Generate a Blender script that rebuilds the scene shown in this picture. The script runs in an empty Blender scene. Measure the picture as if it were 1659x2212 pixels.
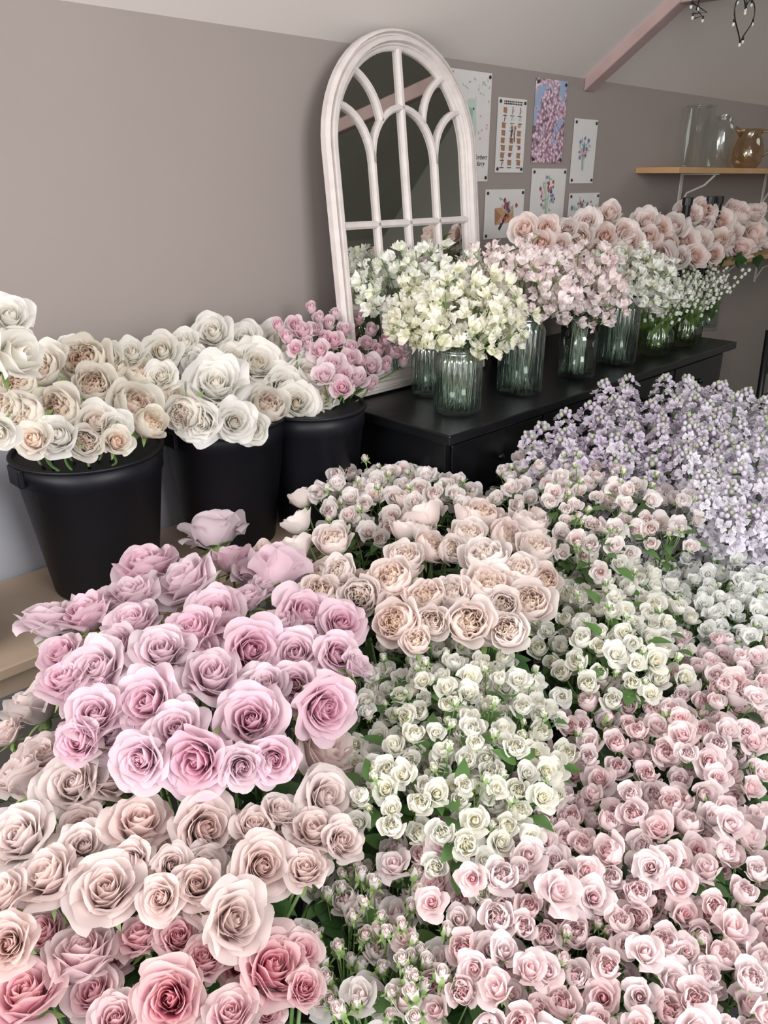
import bpy, math, random
import numpy as np
from mathutils import Vector, Matrix
random.seed(7)
S = bpy.context.scene
C = S.collection
F = 1700.0; PIT = math.radians(23.1); CH = 1.6; D = 1.88
cp, sp = math.cos(PIT), math.sin(PIT)
R2 = math.sqrt(.5)
CAM = Vector((0, 0, CH))

# ---------- geometry of the place: s along the back wall, t out from it ----------
def W(s, t, z): return Vector((R2*(s+t-D), R2*(s-t+D), z))
def ray(px, py):
    x, y = px-829.5, 1106-py
    return Vector((x, F*cp+y*sp, y*cp-F*sp))
def P(px, py, z):
    r = ray(px, py); return CAM + r*((z-CH)/r.z)
def PT(px, py, t):
    r = ray(px, py); n = (r.x-r.y)*R2
    return CAM + r*((t-D)/n)
def depth(p): return (p.y)*cp - (p.z-CH)*sp
def proj(p):
    d = depth(p); up = p.y*sp+(p.z-CH)*cp
    return (829.5+F*p.x/d, 1106-F*up/d)
def st(p): return ((p.x+p.y)*R2, D+(p.x-p.y)*R2)

# ---------- materials ----------
def lin(h):
    h = h.lstrip('#'); v = [int(h[i:i+2], 16)/255 for i in (0, 2, 4)]
    return tuple((c/12.92 if c <= .04045 else ((c+.055)/1.055)**2.4) for c in v)+(1,)
def newmat(name):
    m = bpy.data.materials.new(name); m.use_nodes = True
    nt = m.node_tree; b = nt.nodes['Principled BSDF']
    return m, nt, b
def plain(name, col, rough=.6, metal=0, noise=0, nscale=8, col2=None, bump=0, spec=None):
    m, nt, b = newmat(name)
    b.inputs['Roughness'].default_value = rough; b.inputs['Metallic'].default_value = metal
    if spec is not None: b.inputs['Specular IOR Level'].default_value = spec
    b.inputs['Base Color'].default_value = lin(col)
    if noise or bump:
        tc = nt.nodes.new('ShaderNodeTexCoord'); n = nt.nodes.new('ShaderNodeTexNoise')
        n.inputs['Scale'].default_value = nscale; n.inputs['Detail'].default_value = 5
        nt.links.new(tc.outputs['Object'], n.inputs['Vector'])
        if noise:
            mx = nt.nodes.new('ShaderNodeMix'); mx.data_type = 'RGBA'
            mr = nt.nodes.new('ShaderNodeMapRange'); mr.inputs[1].default_value = .5-.15/noise; mr.inputs[2].default_value = .5+.15/noise
            nt.links.new(n.outputs[0], mr.inputs[0]); nt.links.new(mr.outputs[0], mx.inputs[0])
            mx.inputs[6].default_value = lin(col); mx.inputs[7].default_value = lin(col2 or col)
            nt.links.new(mx.outputs[2], b.inputs['Base Color'])
        if bump:
            bp = nt.nodes.new('ShaderNodeBump'); bp.inputs['Strength'].default_value = bump; bp.inputs['Distance'].default_value = .01
            nt.links.new(n.outputs[0], bp.inputs['Height']); nt.links.new(bp.outputs[0], b.inputs['Normal'])
    return m
def petal(name, inner, outer, edge=None, k0=.1, k1=.8, trans=.5, base='#ecead0', eamt=.5, basea=.15):
    m, nt, b = newmat(name); N = nt.nodes.new; L = nt.links.new
    a = N('ShaderNodeAttribute'); a.attribute_name = 'Col'
    s = N('ShaderNodeSeparateColor'); L(a.outputs['Color'], s.inputs[0])
    mr = N('ShaderNodeMapRange'); mr.interpolation_type = 'SMOOTHSTEP'; mr.inputs[1].default_value = k0; mr.inputs[2].default_value = k1
    L(s.outputs[0], mr.inputs[0])
    m1 = N('ShaderNodeMix'); m1.data_type = 'RGBA'; L(mr.outputs[0], m1.inputs[0])
    m1.inputs[6].default_value = lin(inner); m1.inputs[7].default_value = lin(outer)
    ve = N('ShaderNodeMapRange'); ve.interpolation_type = 'SMOOTHSTEP'; ve.inputs[1].default_value = .72; ve.inputs[2].default_value = 1.0; ve.inputs[4].default_value = eamt
    L(s.outputs[1], ve.inputs[0])
    m2 = N('ShaderNodeMix'); m2.data_type = 'RGBA'; L(ve.outputs[0], m2.inputs[0]); L(m1.outputs[2], m2.inputs[6]); m2.inputs[7].default_value = lin(edge or outer)
    vb = N('ShaderNodeMapRange'); vb.inputs[1].default_value = 0; vb.inputs[2].default_value = .3; vb.inputs[3].default_value = basea; vb.inputs[4].default_value = 0
    L(s.outputs[1], vb.inputs[0])
    m3 = N('ShaderNodeMix'); m3.data_type = 'RGBA'; L(vb.outputs[0], m3.inputs[0]); L(m2.outputs[2], m3.inputs[6]); m3.inputs[7].default_value = lin(base)
    oi = N('ShaderNodeObjectInfo'); h = N('ShaderNodeHueSaturation')
    r1 = N('ShaderNodeMapRange'); r1.inputs[3].default_value = .65; r1.inputs[4].default_value = 1.2; L(oi.outputs['Random'], r1.inputs[0]); L(r1.outputs[0], h.inputs['Saturation'])
    r2 = N('ShaderNodeMapRange'); r2.inputs[3].default_value = .96; r2.inputs[4].default_value = 1.02; L(s.outputs[2], r2.inputs[0]); L(r2.outputs[0], h.inputs['Value'])
    L(m3.outputs[2], h.inputs['Color']); L(h.outputs[0], b.inputs['Base Color'])
    b.inputs['Roughness'].default_value = .6; b.inputs['Specular IOR Level'].default_value = .25
    t = N('ShaderNodeBsdfTranslucent'); L(h.outputs[0], t.inputs[0])
    mx = N('ShaderNodeMixShader'); mx.inputs[0].default_value = trans
    L(b.outputs[0], mx.inputs[1]); L(t.outputs[0], mx.inputs[2]); L(mx.outputs[0], nt.nodes['Material Output'].inputs[0])
    return m
def glass(name, col, lo=.04, hi=.42):
    m, nt, b = newmat(name); N = nt.nodes.new; L = nt.links.new
    t = N('ShaderNodeBsdfTransparent'); t.inputs[0].default_value = lin(col)
    g = N('ShaderNodeBsdfGlossy'); g.inputs['Roughness'].default_value = .08; g.inputs[0].default_value = (.97, 1, .98, 1)
    lw = N('ShaderNodeLayerWeight'); lw.inputs[0].default_value = .35
    pw = N('ShaderNodeMath'); pw.operation = 'POWER'; pw.inputs[1].default_value = 3; L(lw.outputs['Facing'], pw.inputs[0])
    mr = N('ShaderNodeMapRange'); mr.inputs[3].default_value = lo; mr.inputs[4].default_value = hi; L(pw.outputs[0], mr.inputs[0])
    mx = N('ShaderNodeMixShader'); L(mr.outputs[0], mx.inputs[0]); L(t.outputs[0], mx.inputs[1]); L(g.outputs[0], mx.inputs[2])
    L(mx.outputs[0], nt.nodes['Material Output'].inputs[0]); return m

M = {}
M['wall'] = plain('wall_paint', '#978d88', .85, noise=.5, nscale=1.3, col2='#8f8580', bump=.03)
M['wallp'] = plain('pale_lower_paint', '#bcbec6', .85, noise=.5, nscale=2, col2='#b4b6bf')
M['ceil'] = plain('ceiling_paint', '#e1dad5', .9, noise=.5, nscale=1.2, col2='#dbd3cd')
M['wallg'] = plain('far_paint', '#bcbcb3', .9, noise=.5, nscale=1.5, col2='#aeaea4')
M['beam'] = plain('beam_paint', '#b39a96', .75, noise=.6, nscale=9, col2='#a28a86')
M['floor'] = plain('floor_concrete', '#39363a', .85, noise=.6, nscale=6, col2='#2b282b')
M['black'] = plain('black_plastic', '#0e0f15', .48, noise=.5, nscale=14, col2='#11121a', spec=.35)
M['blackwood'] = plain('black_painted_wood', '#0b0c0f', .33, noise=.6, nscale=12, col2='#111215', bump=.15, spec=.35)
M['metal'] = plain('black_metal', '#0e0e11', .4)
M['white_frame'] = plain('distressed_white', '#d3cbc7', .6, noise=.7, nscale=26, col2='#c6bdb8', bump=.1)
M['wood'] = plain('light_wood', '#bda792', .6, noise=.5, nscale=7, col2='#b09984')
M['pine'] = plain('pine_shelf', '#bf9870', .5, noise=.6, nscale=7, col2='#af8659')
M['bracket'] = plain('white_bracket', '#cfcac6', .5)
M['stem'] = plain('stem_green', '#66814a', .5, noise=.5, nscale=30, col2='#55703c')
M['stem2'] = plain('stem_in_water', '#a0ae97', .5, noise=.5, nscale=30, col2='#8b9b82')
M['leaf'] = plain('leaf_green', '#3f6033', .42, noise=.6, nscale=25, col2='#2f4d26')
M['leafm'] = plain('leaf_fresh_green', '#56793f', .42, noise=.6, nscale=25, col2='#3d5f2b')
M['leafl'] = plain('leaf_light_green', '#7c9656', .45, noise=.6, nscale=25, col2='#5f7e42')
M['sepal'] = plain('sepal_green', '#8ba264', .5, noise=.5, nscale=30, col2='#708c4e')
M['sepalg'] = plain('stock_bud_green', '#a3ab90', .6, noise=.5, nscale=30, col2='#8e9879')
M['mirror'] = plain('mirror_silver', '#d0d1cd', .02, metal=1)
M['glass_g'] = glass('green_glass', '#e6edea', .2, .5)
M['glass_c'] = glass('clear_glass', '#f4f7f5', .07, .42)
M['glass_a'] = glass('amber_glass', '#ead8be', .1, .4)
M['glass_gg'] = glass('grass_green_glass', '#dee5ca', .14, .5)
M['water'] = glass('water', '#e8f0ed', .06, .3)
M['paper'] = plain('paper', '#d6d3d1', .8, noise=.5, nscale=20, col2='#cfccc9')
M['pin'] = plain('pin', '#24201f', .4)
M['ink'] = plain('ink', '#2e2b2c', .8)
M['kraft'] = plain('kraft_paper', '#b58d68', .8)
M['art_green'] = plain('art_green', '#8fac97', .8); M['art_pale'] = plain('art_pale', '#b5c4ba', .8)
M['art_pink'] = plain('art_pink', '#cf98a8', .8); M['art_plum'] = plain('art_plum', '#6d3f57', .8)
M['art_blue'] = plain('art_blue', '#66779f', .8); M['art_red'] = plain('art_red', '#9c4650', .8); M['art_brown'] = plain('art_brown', '#9a7057', .8)
M['bulb'] = plain('frosted_bulb', '#d5d5d0', .3)

PM = {}
PM['lilac'] = petal('petal_lilac_pink', '#ecc0d0', '#f0d9e2', '#f1e0e7', .0, .75)
PM['beige'] = petal('petal_beige_rose', '#eed1ca', '#efdfdc', '#f0e5df', .0, .6)
PM['deep'] = petal('petal_deep_pink', '#eda6bb', '#f1d4db', '#ede2d7', .05, .9)
PM['peach'] = petal('petal_peach_garden', '#feeedc', '#faefeb', '#faf1ec', .05, .7)
PM['blushc'] = petal('petal_cream_peach', '#fde2d4', '#faf3ec', '#f2f4e4', .15, .75, base='#dde6bc', basea=.3)
PM['cream'] = petal('petal_cream_white', '#fde8cb', '#faf8f2', '#faf8f3', .0, .36)
PM['budpink'] = petal('petal_pink_bud', '#f4d0db', '#f6e3e9', '#f6e8ec', .1, .9)
PM['blush'] = petal('petal_blush', '#fde6db', '#fcf1ed', '#fcf3f0', .0, .7)
PM['sp_pink'] = petal('petal_spray_pink', '#f6c8cf', '#f9eaeb', '#f9efed', .0, .55)
PM['sp_palepink'] = petal('petal_spray_pale_pink', '#f8dcd9', '#faf3f1', '#faf5f3', .0, .6)
PM['sp_white'] = petal('petal_spray_white', '#faf4d8', '#f9f8f0', '#f9f9f3', .0, .5)
PM['sp_cold'] = petal('petal_spray_pure_white', '#f6f7ea', '#f8f9f6', '#f9faf7', .0, .5)
PM['pea_c'] = petal('petal_sweet_pea_cream', '#f2f2d6', '#f8f6e8', '#f8f6ee', 0, 1, .42, '#d5e0a8', basea=.35)
PM['pea_p'] = petal('petal_sweet_pea_pink', '#f9ede8', '#faf1ef', '#f6dfe3', 0, 1, .42, '#e2e3bd', .8, basea=.35)
PM['pea_w'] = petal('petal_sweet_pea_white', '#f2f4e2', '#f7f7f0', '#f8f8f4', 0, 1, .42, '#d0dcb0', basea=.35)
PM['stock'] = petal('petal_stock_lilac', '#d0c6d3', '#ded5e0', '#e8e1e9', 0, 1, .36, '#ccd0bf', basea=.25)
PM['stockw'] = petal('petal_stock_white', '#e3dde6', '#ece8ef', '#f3f0f5', 0, 1, .36, '#d6dacb', basea=.25)
PM['lily'] = petal('petal_lily', '#eef0e0', '#f0f1e6', '#f4f4ee', 0, 1, .3, '#e8ecd0')

# ---------- object helpers ----------
def link(name, data, parent=None):
    o = bpy.data.objects.new(name, data); C.objects.link(o)
    if parent is not None: o.parent = parent
    return o
def root(name, loc, label, cat, group=None, rot=None):
    o = link(name, None); o.empty_display_size = .02
    if rot is not None:
        o.rotation_mode = 'QUATERNION'; o.rotation_quaternion = rot
    o.location = loc; o['label'] = label; o['category'] = cat
    if group: o['group'] = group
    return o
RZ = Matrix.Rotation(math.radians(45), 3, 'Z').to_quaternion()
class MB:
    def __init__(s): s.v = []; s.f = []; s.mi = []; s.col = []; s.cur = 0
    def add(s, vs, fs, col=None):
        o = len(s.v); s.v += [tuple(p) for p in vs]; s.f += [tuple(i+o for i in f) for f in fs]; s.mi += [s.cur]*len(fs)
        s.col += list(col) if col is not None else [(1, .8, .5)]*len(vs)
    def box(s, x0, x1, y0, y1, z0, z1):
        s.add([(x, y, z) for z in (z0, z1) for y in (y0, y1) for x in (x0, x1)],
              [(0, 2, 3, 1), (4, 5, 7, 6), (0, 1, 5, 4), (2, 6, 7, 3), (0, 4, 6, 2), (1, 3, 7, 5)])
    def hexa(s, pts): s.add(pts, [(0, 3, 2, 1), (4, 5, 6, 7), (0, 1, 5, 4), (1, 2, 6, 5), (2, 3, 7, 6), (3, 0, 4, 7)])
    def tube(s, pts, r, n=6, r1=None):
        pts = [Vector(p) for p in pts]; vs = []; fs = []
        r1 = r if r1 is None else r1
        for i, p in enumerate(pts):
            d = (pts[min(i+1, len(pts)-1)]-pts[max(i-1, 0)]).normalized()
            a = d.orthogonal().normalized() if i == 0 else (a-d*a.dot(d)).normalized()
            b = d.cross(a); rr = r+(r1-r)*i/max(1, len(pts)-1)
            for j in range(n):
                t = 2*math.pi*j/n; vs.append(p+(a*math.cos(t)+b*math.sin(t))*rr)
        for i in range(len(pts)-1):
            for j in range(n):
                fs.append((i*n+j, i*n+(j+1) % n, (i+1)*n+(j+1) % n, (i+1)*n+j))
        fs.append(tuple(range(n-1, -1, -1))); fs.append(tuple((len(pts)-1)*n+j for j in range(n)))
        s.add(vs, fs)
    def lathe(s, prof, n=40, rib=0, ribn=24, ribz=None, c=(0, 0, 0), col=None):
        vs = []; fs = []
        for (r, z) in prof:
            for j in range(n):
                t = 2*math.pi*j/n
                rr = r
                if rib and ribz and ribz[0] < z < ribz[1]: rr = r*(1+rib*math.cos(ribn*t))
                vs.append((c[0]+rr*math.cos(t), c[1]+rr*math.sin(t), c[2]+z))
        for i in range(len(prof)-1):
            for j in range(n): fs.append((i*n+j, i*n+(j+1) % n, (i+1)*n+(j+1) % n, (i+1)*n+j))
        if prof[0][0] > 1e-4: fs.append(tuple(range(n-1, -1, -1)))
        s.add(vs, fs, [col]*len(vs) if col else None)
    def ball(s, c, r, n=8, m=5, sz=1, col=None):
        prof = [(max(1e-5, r*math.sin(math.pi*i/m)), -sz*r*math.cos(math.pi*i/m)) for i in range(m+1)]
        s.lathe(prof, n, c=c, col=col)
    def mesh(s, name, mats, smooth=True):
        me = bpy.data.meshes.new(name); me.from_pydata(s.v, [], s.f)
        for m in (mats if isinstance(mats, (list, tuple)) else [mats]): me.materials.append(m)
        me.polygons.foreach_set('material_index', s.mi)
        me.polygons.foreach_set('use_smooth', [smooth]*len(s.f))
        a = me.color_attributes.new('Col', 'FLOAT_COLOR', 'POINT')
        a.data.foreach_set('color', np.array([(c[0], c[1], c[2], 1) for c in s.col], dtype=np.float32).ravel())
        me.update(); return me
    def build(s, name, mats, parent=None, smooth=True, bevel=0):
        o = link(name, s.mesh(name, mats, smooth), parent)
        if bevel:
            b = o.modifiers.new('b', 'BEVEL'); b.width = bevel; b.segments = 2; b.limit_method = 'ANGLE'
        return o
def struct(o): o['kind'] = 'structure'; return o

# ---------- flower meshes ----------
def add_petal(mb, phi, r0, z0, L, Wd, a, b, c, k, spiral=.05, reflex=0, ruff=0, rnd=.28, tip=0, nu=9, nv=8, rg=None):
    u = np.linspace(-1, 1, nu)[None, :]; v = np.linspace(0, 1, nv)[:, None]
    Lu = L*(1-rnd*np.abs(u)**2.4+tip*np.clip(1-np.abs(u)*2.2, 0, 1))
    a, b, c, reflex = [math.radians(q) for q in (a, b, c, reflex)]
    th = np.where(v < .5, a+(b-a)*2*v, b+(c-b)*(2*v-1))+reflex*u**2*v**2
    dv = 1/(nv-1)
    dr = np.sin(th)*Lu*dv; dz = np.cos(th)*Lu*dv
    r = r0+np.cumsum(dr, 0)-dr[0]; z = z0+np.cumsum(dz, 0)-dz[0]
    w = (.4+.6*np.sin(np.minimum(1, 1.5*v)*math.pi/2))*(1-.12*v**4)
    ph = phi+u*Wd*w
    q = rg.uniform(0, 6)
    r = np.maximum(r, .004)+spiral*u*v+ruff*np.cos(4.3*u+q)*v**2
    z = z+ruff*np.sin(5.1*u+q*2)*v**2
    x = r*np.cos(ph); y = r*np.sin(ph)
    x, y, z, vv = [np.broadcast_to(t, (nv, nu)).ravel() for t in (x, y, z, v)]
    pr = rg.random()
    fs = [(i*nu+j, i*nu+j+1, (i+1)*nu+j+1, (i+1)*nu+j) for i in range(nv-1) for j in range(nu-1)]
    mb.add(list(zip(x.tolist(), y.tolist(), z.tolist())), fs, [(k, t, pr) for t in vv])
def calyx(mb, sc=1, rg=random, n=5, dmax=.15):
    mb.lathe([(.02, -.3*sc), (.1*sc, -.28*sc), (.17*sc, -.15*sc), (.2*sc, 0), (.3*sc, .1*sc)], 10)
    for i in range(n):
        t = 2*math.pi*i/n+rg.uniform(-.3, .3); L = sc*rg.uniform(.55, .8); dn = rg.uniform(-.6, dmax)
        vs = []; 
        for j in range(5):
            q = j/4; rr = .18*sc+L*q; w = .13*sc*math.sin(math.pi*min(1, .25+q*.75)); zz = .02+dn*L*q*q
            for sd in (-1, 1): vs.append((rr*math.cos(t)-sd*w*math.sin(t), rr*math.sin(t)+sd*w*math.cos(t), zz))
        mb.add(vs, [(2*j, 2*j+1, 2*j+3, 2*j+2) for j in range(4)])
def rose(mb, style, seed, lo=False):
    rg = random.Random(seed); nu, nv = (7, 6) if lo else (11, 10)
    if style == 'hybrid':
        N = 19 if lo else 36; op = rg.uniform(.48, 1.0)
        mb.ball((0, 0, .62), .1, 8, 6, 2.6, col=(0, .6, .3))
        for i in range(N):
            k = i/(N-1); phi = i*2.39996+rg.uniform(-.3, .3)
            kk = k**1.2
            add_petal(mb, phi, .03+.22*k, .05+.02*rg.random(), (1.02+.14*k)*rg.uniform(.91, 1.09)-.12*(1-k)**3, 1.8-.9*k,
                      14+52*k, (1+26*kk)*op, (-42*max(0, 1-k*3.2)-12+106*k**2.1)*op+6*k, k, spiral=.03+.07*k, reflex=42*k, ruff=.015+.06*k,
                      rnd=.16+.1*k, tip=.12*max(0, k-.35), nu=nu, nv=nv, rg=rg)
    elif style == 'cabbage':
        No = 9 if lo else 14; Ni = 24 if lo else 56
        mb.ball((0, 0, .6), .12, 8, 6, 2, col=(0, .6, .3))
        for i in range(Ni):
            k = i/Ni; phi = i*2.39996+rg.uniform(-.4, .4)
            add_petal(mb, phi, .03+.48*k, .2, .76*rg.uniform(.88, 1.1)-.08*k, (1.4-1.0*k)*.85+.1, 8+8*k, -6+14*k, -42+50*k, k*.62,
                      spiral=.09*rg.choice((-1, 1)), reflex=-25, ruff=.05, rnd=.18, nu=7 if lo else 9, nv=5 if lo else 6, rg=rg)
        for i in range(No):
            k = i/max(1, No-1); phi = i*2.39996+rg.uniform(-.2, .2)
            add_petal(mb, phi, .12, 0, (1.27+.02*k)*rg.uniform(.95, 1.06), 1.0-.1*k, 84, 18+14*k, -28+60*k*k, .64+.36*k,
                      spiral=.05, reflex=14*k, ruff=.045, rnd=.22, nu=nu, nv=nv, rg=rg)
    elif style == 'half':
        N = 16 if lo else 24
        mb.ball((0, 0, .7), .12, 8, 6, 2.6, col=(0, .6, .3))
        for i in range(N):
            k = i/(N-1); phi = i*2.39996+rg.uniform(-.2, .2)
            add_petal(mb, phi, .03+.15*k, 0, (1.25-.03*k)*rg.uniform(.95, 1.05), 1.8-.95*k, 20+50*k, -2+16*k, -44*max(0, 1-k*2.5)-16+78*k**2, k,
                      spiral=.05, reflex=26*k, ruff=.035, rnd=.2, tip=.06, nu=nu, nv=nv, rg=rg)
    elif style == 'bud':
        N = 10
        for i in range(N):
            k = i/(N-1); phi = i*2.39996
            add_petal(mb, phi, .05+.26*k, 0, 1.55-.15*k, 1.6-.6*k, 42+40*k, -2+6*k, -32+46*k, k, spiral=.07, reflex=8, ruff=.015, rnd=.22, nu=7, nv=7, rg=rg)
MESH = {}
def bloom_mesh(style, mat, seed, lo=False):
    key = (style, mat, seed, lo)
    if key not in MESH:
        mb = MB(); rose(mb, style, seed*17+3, lo)
        if lo:
            mb.cur = 1; calyx(mb, .55, random.Random(seed), dmax=-.3)
        MESH[key] = mb.mesh('bloom', [PM[mat], M['sepal']])
    return MESH[key]
def leaflet(mb, base, d, L, w, up, fold=.25):
    d = Vector(d).normalized(); side = d.cross(Vector(up)).normalized(); nn = side.cross(d)
    vs = []; n = 6
    for j in range(n+1):
        q = j/n; ww = w*math.sin(math.pi*q**.8)*(1-.2*q)+.0003
        c = Vector(base)+d*L*q-nn*(.25*L*q*q)
        for sd in (-1, 0, 1): vs.append(c+side*ww*sd+nn*(abs(sd)*fold*ww))
    fs = [(3*j+i, 3*j+i+1, 3*j+i+4, 3*j+i+3) for j in range(n) for i in range(2)]
    mb.add(vs, fs)
SEP = []
for i in range(3):
    mb = MB(); calyx(mb, 1, random.Random(i)); SEP.append(mb.mesh('sepals', M['sepal']))
def stem_mesh(mat):
    mb = MB(); mb.tube([(.01*math.sin(q*3)-.01*math.sin(3)*q, .008*math.sin(q*5)-.008*math.sin(5)*q, q) for q in [i/8 for i in range(9)]], .0032, 7, .0024)
    return mb.mesh('stem', M[mat])
STEM = stem_mesh('stem'); STEM2 = stem_mesh('stem2')
LEAF = []
for i in range(4):
    rg = random.Random(50+i); mb = MB()
    zb = -.09; d = Vector((1, 0, .35)); tip = Vector((0, 0, zb))+d*.05
    mb.tube([(0, 0, zb), tip], .001, 4)
    for (a, L) in ((0, .055), (1, .042), (-1, .042)):
        dd = Matrix.Rotation(a+rg.uniform(-.2, .2), 3, 'Z') @ d
        leaflet(mb, tip, dd, L, L*.36, (0, 0, 1))
    LEAF.append(mb.mesh('leaf', M['leaf']))
IDQ = Matrix.Identity(3).to_quaternion()
def quat_to(dirv, roll=0):
    q = Vector(dirv).normalized().to_track_quat('Z', 'Y')
    return q @ Matrix.Rotation(roll, 3, 'Z').to_quaternion()
def child(name, me, par, loc, q, sc):
    o = link(name, me, par); o.rotation_mode = 'QUATERNION'; o.location = loc; o.rotation_quaternion = q
    o.scale = sc if isinstance(sc, tuple) else (sc, sc, sc); return o
def lower_stem(r, qi, mouth, base, th, me=None):
    """the piece of stem standing inside the container, from its mouth down to its bottom"""
    d = base-mouth
    child('lower_stem', me or STEM, r, (0, 0, 0), qi @ quat_to(d), (th, th, d.length))
def place_rose(pos, mouth, base, R, f, style, mat, name, label, group, leafn=1, lo=False, nvar=8):
    f = Vector(f).normalized(); o0 = pos-f*.5*R
    ax = o0-mouth; L = ax.length; q = quat_to(ax, random.uniform(0, 6.28)); qi = q.inverted()
    r = root(name, mouth, label, 'rose', group, q)
    b = child('bloom', bloom_mesh(style, mat, random.randrange(nvar), lo), r, (0, 0, L), qi @ quat_to(f, random.uniform(0, 6.28)), R)
    if not lo: child('sepals', random.choice(SEP), b, (0, 0, 0), IDQ, .9)
    child('stem', STEM, r, (0, 0, 0), IDQ, (1, 1, L-.1*R)); lower_stem(r, qi, mouth, base, 1.1)
    for _ in range(leafn):
        child('leaf', random.choice(LEAF), r, (0, 0, L-.02-.06*_), Matrix.Rotation(random.uniform(0, 6), 3, 'Z').to_quaternion(), 1)
    return r
ORD = 'first second third fourth fifth sixth seventh eighth ninth tenth eleventh twelfth thirteenth fourteenth'.split()
def label_rows(items, desc, where):
    items = sorted(items, key=lambda q: q[1]); n = max(1, round(math.sqrt(len(items))*.95)); per = math.ceil(len(items)/n)
    for i in range(0, len(items), per):
        row = sorted(items[i:i+per], key=lambda q: q[0])
        for j, (_, _, o) in enumerate(row):
            o['label'] = '%s, %s from left, %s row from back, %s' % (desc, ORD[j], ORD[i//per], where)
def rv(a): return Vector((random.uniform(-a, a), random.uniform(-a, a), random.uniform(-a, a)))
def clampr(v, m):
    v = Vector((v.x, v.y, 0)); return v if v.length <= m else v*(m/v.length)

# ---------- setting ----------
def wbox(name, s0, s1, t0, t1, z0, z1, mat, bevel=0):
    mb = MB(); mb.hexa([W(s0, t0, z0), W(s1, t0, z0), W(s1, t1, z0), W(s0, t1, z0), W(s0, t0, z1), W(s1, t0, z1), W(s1, t1, z1), W(s0, t1, z1)])
    return mb.build(name, mat, None, False, bevel)
ZC = 1.945; SL = .714
struct(wbox('wall_back', -3, 5.7, -.1, 0, 0, ZC+.1, M['wall']))
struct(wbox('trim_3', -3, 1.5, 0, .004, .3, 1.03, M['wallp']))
struct(wbox('floor', -3, 5.7, 0, 5.0, -.1, 0, M['floor']))
def slope(name, s0, s1, t0, z0, t1, z1, th, mat):
    mb = MB(); mb.hexa([W(s0, t0, z0), W(s1, t0, z0), W(s1, t1, z1), W(s0, t1, z1), W(s0, t0, z0+th), W(s1, t0, z0+th), W(s1, t1, z1+th), W(s0, t1, z1+th)])
    return mb.build(name, mat, None, False)
struct(slope('ceiling', -3, 5.7, 0, ZC, 2.0, ZC+SL*2.0, .08, M['ceil']))
struct(slope('ceiling_far', 1.4, 5.7, 2.0, ZC+SL*2.0, 4.0, ZC, .08, M['wallg']))
struct(wbox('wall_front', 1.4, 5.7, 4.0, 4.1, 0, ZC+.1, M['wallg']))
mb = MB(); mb.add([W(5.6, 0, 0), W(5.6, 4, 0), W(5.6, 4, ZC), W(5.6, 2, ZC+SL*2), W(5.6, 0, ZC)]+[W(5.7, 0, 0), W(5.7, 4, 0), W(5.7, 4, ZC), W(5.7, 2, ZC+SL*2), W(5.7, 0, ZC)],
       [(0, 1, 2, 3, 4), (9, 8, 7, 6, 5)])
struct(mb.build('wall_right', M['wallg'], None, False))
mb = MB()
s0, s1, d = 2.965, 3.04, .045
mb.hexa([W(s0, 0, ZC-d), W(s1, 0, ZC-d), W(s1, 2, ZC+SL*2-d), W(s0, 2, ZC+SL*2-d), W(s0, 0, ZC+.02), W(s1, 0, ZC+.02), W(s1, 2, ZC+SL*2+.02), W(s0, 2, ZC+SL*2+.02)])
struct(mb.build('trim_1', M['beam'], None, False, .006))
struct(wbox('trim_2', 2.97, 3.03, .32, 3.6, 2.15, 2.21, M['beam'], .006))

# ---------- bench ----------
bench = root('bench', W(.3, .21, 0), 'pale wooden bench along the wall under the black flower buckets', 'bench', None, RZ)
mb = MB(); mb.box(-1.6, 1.17, -.19, .195, .665, .69); mb.build('bench_top', M['wood'], bench, False, .003)
mb = MB(); mb.box(-1.58, 1.15, -.165, -.145, .61, .664); mb.build('apron', M['wood'], bench, False, .002)
for x in (-1.5, -.3, 1.05):
    for y in (-.14, .15):
        mb = MB(); mb.box(x-.025, x+.025, y-.025, y+.025, 0, .664); mb.build('leg', M['wood'], bench, False, .002)

# ---------- buckets ----------
def bucket(loc, rt, rb, h, label, group):
    r = root('flower_bucket', loc, label, 'bucket', group, RZ)
    mb = MB(); mb.lathe([(rb, 0), (rb+.002, .004), (rt-.009, h-.055), (rt-.005, h-.053), (rt-.004, h-.006), (rt-.008, h-.006), (rt-.014, h-.055), (rb-.006, .01), (.001, .01)], 56)
    mb.build('bucket_body', M['black'], r)
    mb = MB(); mb.lathe([(rt-.006, h-.007), (rt+.001, h-.008), (rt+.003, h-.003), (rt+.001, h), (rt-.008, h), (rt-.008, h-.006)], 56); mb.build('rim', M['black'], r)
    for sx in (-1, 1):
        mb = MB(); mb.box(sx*(rt-.002)-.007, sx*(rt-.002)+.007, -.03, .03, h-.05, h-.006); mb.build('ear', M['black'], r, False, .004)
    return r
BB = {}
def bench_bucket(k_, s, t, rt, rb, lab):
    p = W(s, t, .691); bucket(p, rt, rb, .34, lab, 'buckets on the bench'); BB[k_] = (p, rt)
s1, t1 = st(P(180, 962, 1.03)); s2, t2 = st(P(492, 895, 1.03))
bench_bucket('b1', s1, .19, .168, .12, 'black plastic bucket under the peach and cream garden roses at left')
bench_bucket('b2', s2-.015, .19, .162, .115, 'black plastic bucket under the white roses with yellow centres')
bench_bucket('b3', 1.335, .27, .146, .105, 'black plastic bucket under small pink roses beside the black cabinet')
bench_bucket('b0', s1-.42, .22, .165, .118, 'black bucket at the left edge of the photo under two cream roses')

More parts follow.
